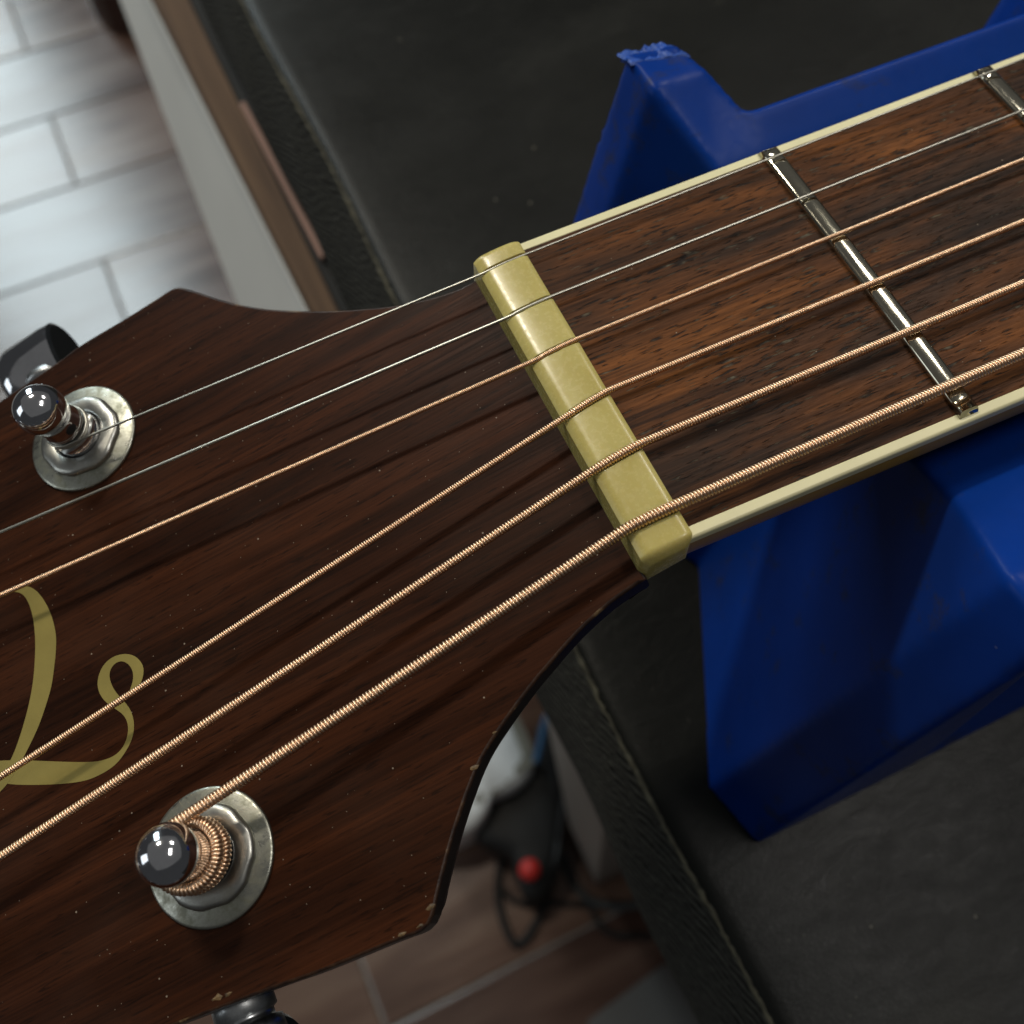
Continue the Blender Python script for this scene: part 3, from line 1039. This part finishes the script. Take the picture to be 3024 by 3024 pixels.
def machine(i):
    u, v = POSTS[i]
    side = 1 if i < 3 else -1
    c = on_head(u, v)
    t = empty('tuning_machine', tuple(c * 1.0))
    t.parent = guitar
    t.location = Vector(c) * MM - guitar.location
    a, b = Vector(HX), Vector(HY)
    N_ = Vector(HN)
    V, F = lathe([(7.42, 0.0), (7.42, 0.26), (7.32, 0.40), (7.05, 0.47), (6.2, 0.60), (5.4, 0.74), (4.6, 0.78)], c, N_, 96, a, b)
    obj('washer', V, F, M['washer'], t, smooth=True)
    V, F = lathe([(5.55, 0.74), (5.50, 1.10), (5.28, 1.36), (4.95, 1.48), (3.55, 1.60), (3.38, 1.50), (3.34, 0.8)], c, N_, 72, a, b)
    for q_ in range(3 * 72):      # rounded hexagon flats on the outside
        th_ = 2 * math.pi * (q_ % 72) / 72 + 0.35
        k_ = 1.0 / max(0.965, math.cos(((th_ + math.pi / 6) % (math.pi / 3)) - math.pi / 6)) * 0.975
        pv = Vector(V[q_]) - Vector(c)
        ax_ = N_ * pv.dot(N_)
        V[q_] = tuple(Vector(c) + ax_ + (pv - ax_) * k_)
    obj('bushing', V, F, M['bushing'], t, smooth=True)
    V, F = lathe([(3.34, 1.0), (3.0, 1.0)], c, N_, 48, a, b)
    obj('gap_ring', V, F, M['gap'], t)
    prof = [(3.05, 0.6), (3.05, 1.72), (2.98, 1.85), (2.80, 2.1), (2.66, 2.7), (2.62, 3.4), (2.62, 4.3), (2.70, 4.42), (2.62, 4.54), (2.62, 4.75), (2.70, 4.87), (2.62, 5.0), (2.64, 5.9), (2.56, 6.3)]
    hc, rb = 8.92, 3.20
    a0 = math.acos(2.52 / rb)
    for q in range(22):
        ang = -a0 + (math.pi / 2 + a0) * q / 21
        prof.append((max(0.004, rb * math.cos(ang)), hc + rb * math.sin(ang) * (1.0 if ang > 0 else 1.02)))
    V, F = lathe(prof, c, N_, 72, a, b)
    post = obj('post', V, F, M['chrome'], t, smooth=True)
    # string hole through the post
    d_ = (-HX * 0.35 - HY * 0.55 * side * 1.0)
    d_ = d_ / np.linalg.norm(d_)
    hcpt = c + HN * 5.55
    V, F = lathe([(0.004, 2.66), (0.5, 2.655), (0.74, 2.60), (0.82, 2.42)], hcpt, Vector(d_), 20)
    obj('string_hole', V, F, M['gap'], post)
    # shaft and button beside the headstock, below its face
    edge = 43.5 if i in (0, 5) else (39.5 if i in (1, 4) else 36.0)
    s0 = on_head(u + 6.0, side * (edge - 9), -9.0)
    ax = Vector(HY * side)
    V, F = lathe([(0.01, 0), (3.4, 0), (3.5, 7.5), (3.5, 8.8), (3.0, 9.1), (3.0, 9.8), (3.7, 10.0), (3.8, 11.6), (3.2, 11.9), (3.2, 12.4), (3.9, 12.6), (3.9, 13.8), (2.6, 14.4), (2.5, 17.5)], s0, ax, 40)
    obj('button_shaft', V, F, M['shaft'], t, smooth=True)
    return t, side, edge, u, v


machines = [machine(i) for i in range(6)]


def button(mc, off_u=6.0):
    t, side, edge, u, v = mc
    c0 = on_head(u + off_u + 1.0, side * (edge + 7.6), -10.5)
    # chrome knob: a stout oval body with a flat polished end, its dark reflection painted black
    V, F = [], []
    nseg = 48
    ax = np.array(-HX) * 1.0          # flat faces look along the headstock
    up = HN
    prof = [(0.0, -5.6), (4.0, -5.6), (4.9, -4.9), (5.3, -3.6), (5.5, 0.0), (5.7, 2.6), (5.6, 3.9)]
    for r, h in prof:
        for q in range(nseg):
            a_ = 2 * math.pi * q / nseg
            V.append(c0 + ax * h + (HY * side * math.cos(a_) * 1.18 + up * math.sin(a_)) * r)
    for i in range(len(prof) - 1):
        for q in range(nseg):
            q2 = (q + 1) % nseg
            F.append((i * nseg + q, i * nseg + q2, (i + 1) * nseg + q2, (i + 1) * nseg + q) if side > 0 else (i * nseg + q2, i * nseg + q, (i + 1) * nseg + q, (i + 1) * nseg + q2))
    b = obj('button', V, F, M['chrome'], t, smooth=True)
    V = [c0 + ax * 3.9 + (HY * side * math.cos(2 * math.pi * q / nseg) * 1.18 + up * math.sin(2 * math.pi * q / nseg)) * 5.6 for q in range(nseg)]
    V += [c0 + ax * 4.3 + (HY * side * math.cos(2 * math.pi * q / nseg) * 1.18 + up * math.sin(2 * math.pi * q / nseg)) * 5.1 for q in range(nseg)]
    F = [(q, (q + 1) % nseg, nseg + (q + 1) % nseg, nseg + q) for q in range(nseg)] + [tuple(range(nseg, 2 * nseg))]
    obj('button_face', V, F, M['button'], b)


for mc in machines:
    button(mc)

# ---- strings: over the frets, through the nut, down to their posts
NAMES = ['thinnest plain steel string', 'second plain steel string', 'thin bronze wound third string', 'bronze wound fourth string', 'thick bronze wound fifth string', 'thickest bronze wound string']
WRAP = [None, None, 0.105, 0.14, 0.168, 0.195]
POST_H = [4.1, 4.6, 4.6, 4.8, 4.8, 5.9]
for i in range(6):
    r = STR_R[i]
    slope = (Y_FRET[i] - Y_NUT[i]) / 36.35
    zb = 1.17 + r
    P = [(x, Y_NUT[i] + slope * x, zb + 0.0045 * x) for x in (118.0, 90.0, 60.0, 30.0, 8.0, 2.0)]
    s_list = (0.0, 0.2, 0.4, 0.6, 0.8, 0.97)
    for s in s_list:
        y = Y_NUT[i] + (EXIT[i][1] - Y_NUT[i]) * s
        P.append((0.04 - s * 6.1, y, zb - 0.70 * s * s))
    u, v = POSTS[i]
    side = 1 if v > 0 else -1
    rad = 2.70 + r
    tang = on_head(u, v - side * rad, POST_H[i])
    e = np.array(P[-1])
    for s in (0.12, 0.35, 0.65, 0.9):
        P.append(tuple(e * (1 - s) + tang * s))
    path = catmull(P, 1.2)
    # wraps round the post
    turns = 2.3 if i == 5 else 2.6
    drop = 2 * r * 1.04
    q = np.linspace(0, 2 * math.pi * turns, int(60 * turns))
    coil = np.array([on_head(u + (rad + 0.10 * r * math.sin(1.3 * t_) * min(1, t_)) * math.sin(t_), v - side * (rad + 0.10 * r * math.sin(1.3 * t_) * min(1, t_)) * math.cos(t_), POST_H[i] - drop * (t_ + 0.18 * math.sin(0.8 * t_)) / (2 * math.pi)) for t_ in q])
    path = np.vstack([path[:-1], coil])
    path = resample(path, 0.5)[0]
    if WRAP[i] is None:
        V, F = tube(path, r, 10)
        o = obj('string', V, F, M['plain'], guitar, smooth=True)
    else:
        V, F = winding(path, r, WRAP[i], 12 if i > 3 else 10, 6 if i > 3 else 5)
        o = obj('string', V, F, M['bronze'], guitar, smooth=True)
        V, F = tube(path, r - WRAP[i] * 1.35, 8)
        obj('string_core', V, F, M['core'], o, smooth=True)
    tag(o, NAMES[i])

# ------------------------------------------------------------------ things on the floor and on the ledge
stick = np.array([(-6.24, 202.98, -130.50), (-5.27, 175.94, -130.50), (-4.78, 149.46, -130.50)])
V, F = box(-1.0, 1.0, -34, 34, -1.2, 1.2)
ang = math.atan2(-(stick[2][0] - stick[0][0]), stick[2][1] - stick[0][1])
V = [(stick[1][0] + x * math.cos(ang) - y * math.sin(ang), stick[1][1] + x * math.sin(ang) + y * math.cos(ang), stick[1][2] + z - 1.0) for x, y, z in V]
tag(obj('wooden_stick', V, F, M['stick'], bevel=0.4, loc=tuple(stick[1])), 'thin pinkish wooden stick lying on the brown ledge beside the pad', 'stick')

# dark wooden furniture foot at the far end of the floor
foot = empty('furniture_foot', (10, 1480, FLOOR), 'dark red-brown wooden furniture foot behind the grey panel', 'furniture')
base = [(-44, 1640), (-40, 1470), (-24, 1425), (60, 1380), (120, 1440), (120, 1640)]
V, F = prism(base, [(x, y, FLOOR + 0.2) for x, y in base], [(x, y, FLOOR + 70) for x, y in base])
F = [tuple(reversed(f)) for f in F]
obj('foot_block', V, F, M['darkwood'], foot, bevel=3)

# white crumpled plastic bag, edge on the floor
bag = empty('white_bag', [(9.45, 141.50, -1000.00)][0], 'white plastic bag with a grey strap, on the floor below the headstock', 'bag')
outline = [(36.84, 205.75, -930.00), (76.94, 192.50, -930.00), (74.00, 163.44, -930.00), (73.28, 148.82, -930.00), (74.63, 136.87, -930.00), (69.20, 127.31, -930.00), (58.15, 120.48, -930.00), (46.37, 117.48, -930.00), (32.60, 117.47, -930.00), (20.78, 118.94, -930.00), (14.86, 111.17, -930.00), (5.48, 103.94, -930.00), (-6.97, 98.73, -930.00), (-19.38, 97.99, -930.00), (-31.84, 100.05, -930.00), (-47.38, 106.47, -930.00), (-21.36, 167.74, -930.00)]
n_ = len(outline)
cx = sum(p[0] for p in outline) / n_
cy = sum(p[1] for p in outline) / n_
lv = [(1.0, -930 - 69.5), (1.03, -975), (1.03, -945), (0.985, -930), (0.93, -923), (0.8, -919), (0.5, -916)]
V, F = [], []
for s, z in lv:
    V += [(cx + (x - cx) * s, cy + (y - cy) * s, z + rng.uniform(-1.5, 1.5)) for x, y, _ in outline]
for L in range(len(lv) - 1):
    for i in range(n_):
        j = (i + 1) % n_
        F.append((L * n_ + i, L * n_ + j, (L + 1) * n_ + j, (L + 1) * n_ + i)[::-1])
F.append(tuple(range((len(lv) - 1) * n_, len(lv) * n_))[::-1])
obj('bag_body', V, F, M['white'], bag, smooth=True)
for pts_ in ([(72.32, 188.19, -917.00), (72.44, 167.77, -917.00), (72.14, 150.46, -917.00), (70.31, 139.24, -917.00)], [(73.19, 136.18, -917.00), (57.90, 133.05, -917.00), (40.69, 129.20, -917.00), (23.64, 125.39, -917.00), (10.85, 121.37, -917.00), (6.22, 118.56, -917.00)]):
    V, F = [], []
    P = catmull(pts_, 4.0)
    T, N_, B_ = transport(P)
    for p_, b_ in zip(P, B_):
        for s, dz in ((-1, -9), (-1, 0), (1, 0), (1, -9)):
            V.append(p_ + b_ * 5.5 * s + np.array((0, 0, dz)))
    for i in range(len(P) - 1):
        for q in range(3):
            F.append((4 * i + q, 4 * i + q + 1, 4 * i + 4 + q + 1, 4 * i + 4 + q))
    obj('strap', V, F, M['strap'], bag)  # grey stripes laid along the fold lines of the bag

# black pedal-like device with a red knob, and the cables round it
dev = empty('black_device', [(51.98, 65.06, -1000.00)][0], 'black device with a round red knob on the floor under the bench edge', 'device')
outline = [(21.10, 120.35, -945.00), (42.01, 117.43, -945.00), (70.06, 128.53, -945.00), (95.24, 170.10, -945.00), (109.93, 170.53, -945.00), (108.90, 131.51, -945.00), (103.40, 109.54, -945.00), (79.93, 72.73, -945.00), (64.57, 46.83, -945.00), (55.90, 37.88, -945.00), (41.44, 22.21, -945.00), (28.18, 15.75, -945.00), (17.03, 17.02, -945.00), (12.90, 26.00, -945.00), (13.94, 46.15, -945.00), (17.17, 64.00, -945.00), (7.21, 71.89, -945.00), (-0.94, 83.85, -945.00), (-7.12, 96.60, -945.00)]
n_ = len(outline)
cx = sum(p[0] for p in outline) / n_
cy = sum(p[1] for p in outline) / n_
lv = [(1.0, -999.8), (1.03, -980), (1.0, -950), (0.93, -944), (0.6, -941)]
V, F = [], []
for s, z in lv:
    V += [(cx + (x - cx) * s, cy + (y - cy) * s, z) for x, y, _ in outline]
for L in range(len(lv) - 1):
    for i in range(n_):
        j = (i + 1) % n_
        F.append((L * n_ + i, L * n_ + j, (L + 1) * n_ + j, (L + 1) * n_ + i)[::-1])
F.append(tuple(range((len(lv) - 1) * n_, len(lv) * n_))[::-1])
obj('housing', V, F, M['black'], dev, smooth=True)
rc = np.array([(26.81, 43.37, -932.00)][0])
V, F = lathe([(7.5, -13), (8.5, -8), (10.2, -2)] + [(10.4 * math.cos(a_), 10.4 * math.sin(a_) * 0.85) for a_ in np.linspace(0, 1.56, 9)], rc, (0, 0, 1), 32)
tag(obj('knob', V, F, M['red'], dev, smooth=True), 'round red knob')


def cable(px, r, mat, label, z0=None):
    P = catmull(px, 5.0)
    V, F = tube(P, r, 10)
    tag(obj('cable', V, F, mat, loc=tuple(P[len(P) // 2]), smooth=True), label, 'cable', 'cables tangled under the bench')


loop = [(13.66, 77.76, -996.00), (0.38, 58.52, -996.00), (-9.76, 38.30, -996.00), (-14.10, 17.47, -996.00), (-14.52, 1.58, -996.00), (-11.49, -8.59, -996.00), (-2.88, -8.62, -996.00), (8.57, -2.75, -996.00), (26.81, 9.81, -996.00), (40.36, 23.24, -996.00)] + [(50.54, 36.26, -938.00), (63.66, 54.38, -938.00)] + [(79.47, 78.61, -930.00), (97.20, 104.01, -930.00), (116.12, 129.75, -930.00)]
cable(loop, 4.2, M['black'], 'black cable hanging in a long loop below the red knob')
cable([(-1.98, 43.82, -996.50), (0.25, 35.34, -996.50), (6.70, 26.58, -996.50), (19.50, 16.53, -996.50), (34.53, 11.17, -996.50), (56.11, 1.13, -996.50), (69.69, -7.15, -996.50), (70.88, -18.79, -996.50), (72.26, -29.94, -996.50), (78.14, -39.09, -996.50), (86.95, -45.91, -996.50), (99.87, -51.60, -996.50), (114.81, -60.15, -996.50)], 3.0, M['black'], 'thin dark cable running along the floor towards the bench pad')
cable([(66.71, 47.95, -996.00), (65.20, 26.69, -996.00), (67.12, 10.80, -996.00), (73.57, -2.93, -996.00), (84.49, -12.93, -996.00), (96.95, -19.88, -996.00), (120.78, -29.00, -996.00)], 4.4, M['cable_grey'], 'dark grey cable curving past the bench leg')
cable([(103.58, 165.77, -905.00), (95.23, 155.68, -905.00), (84.24, 141.81, -905.00), (72.99, 128.35, -905.00)], 3.4, M['bluecable'], 'short blue cable beside the black device')

# pale slab added for a soft grey patch on the floor, lower right
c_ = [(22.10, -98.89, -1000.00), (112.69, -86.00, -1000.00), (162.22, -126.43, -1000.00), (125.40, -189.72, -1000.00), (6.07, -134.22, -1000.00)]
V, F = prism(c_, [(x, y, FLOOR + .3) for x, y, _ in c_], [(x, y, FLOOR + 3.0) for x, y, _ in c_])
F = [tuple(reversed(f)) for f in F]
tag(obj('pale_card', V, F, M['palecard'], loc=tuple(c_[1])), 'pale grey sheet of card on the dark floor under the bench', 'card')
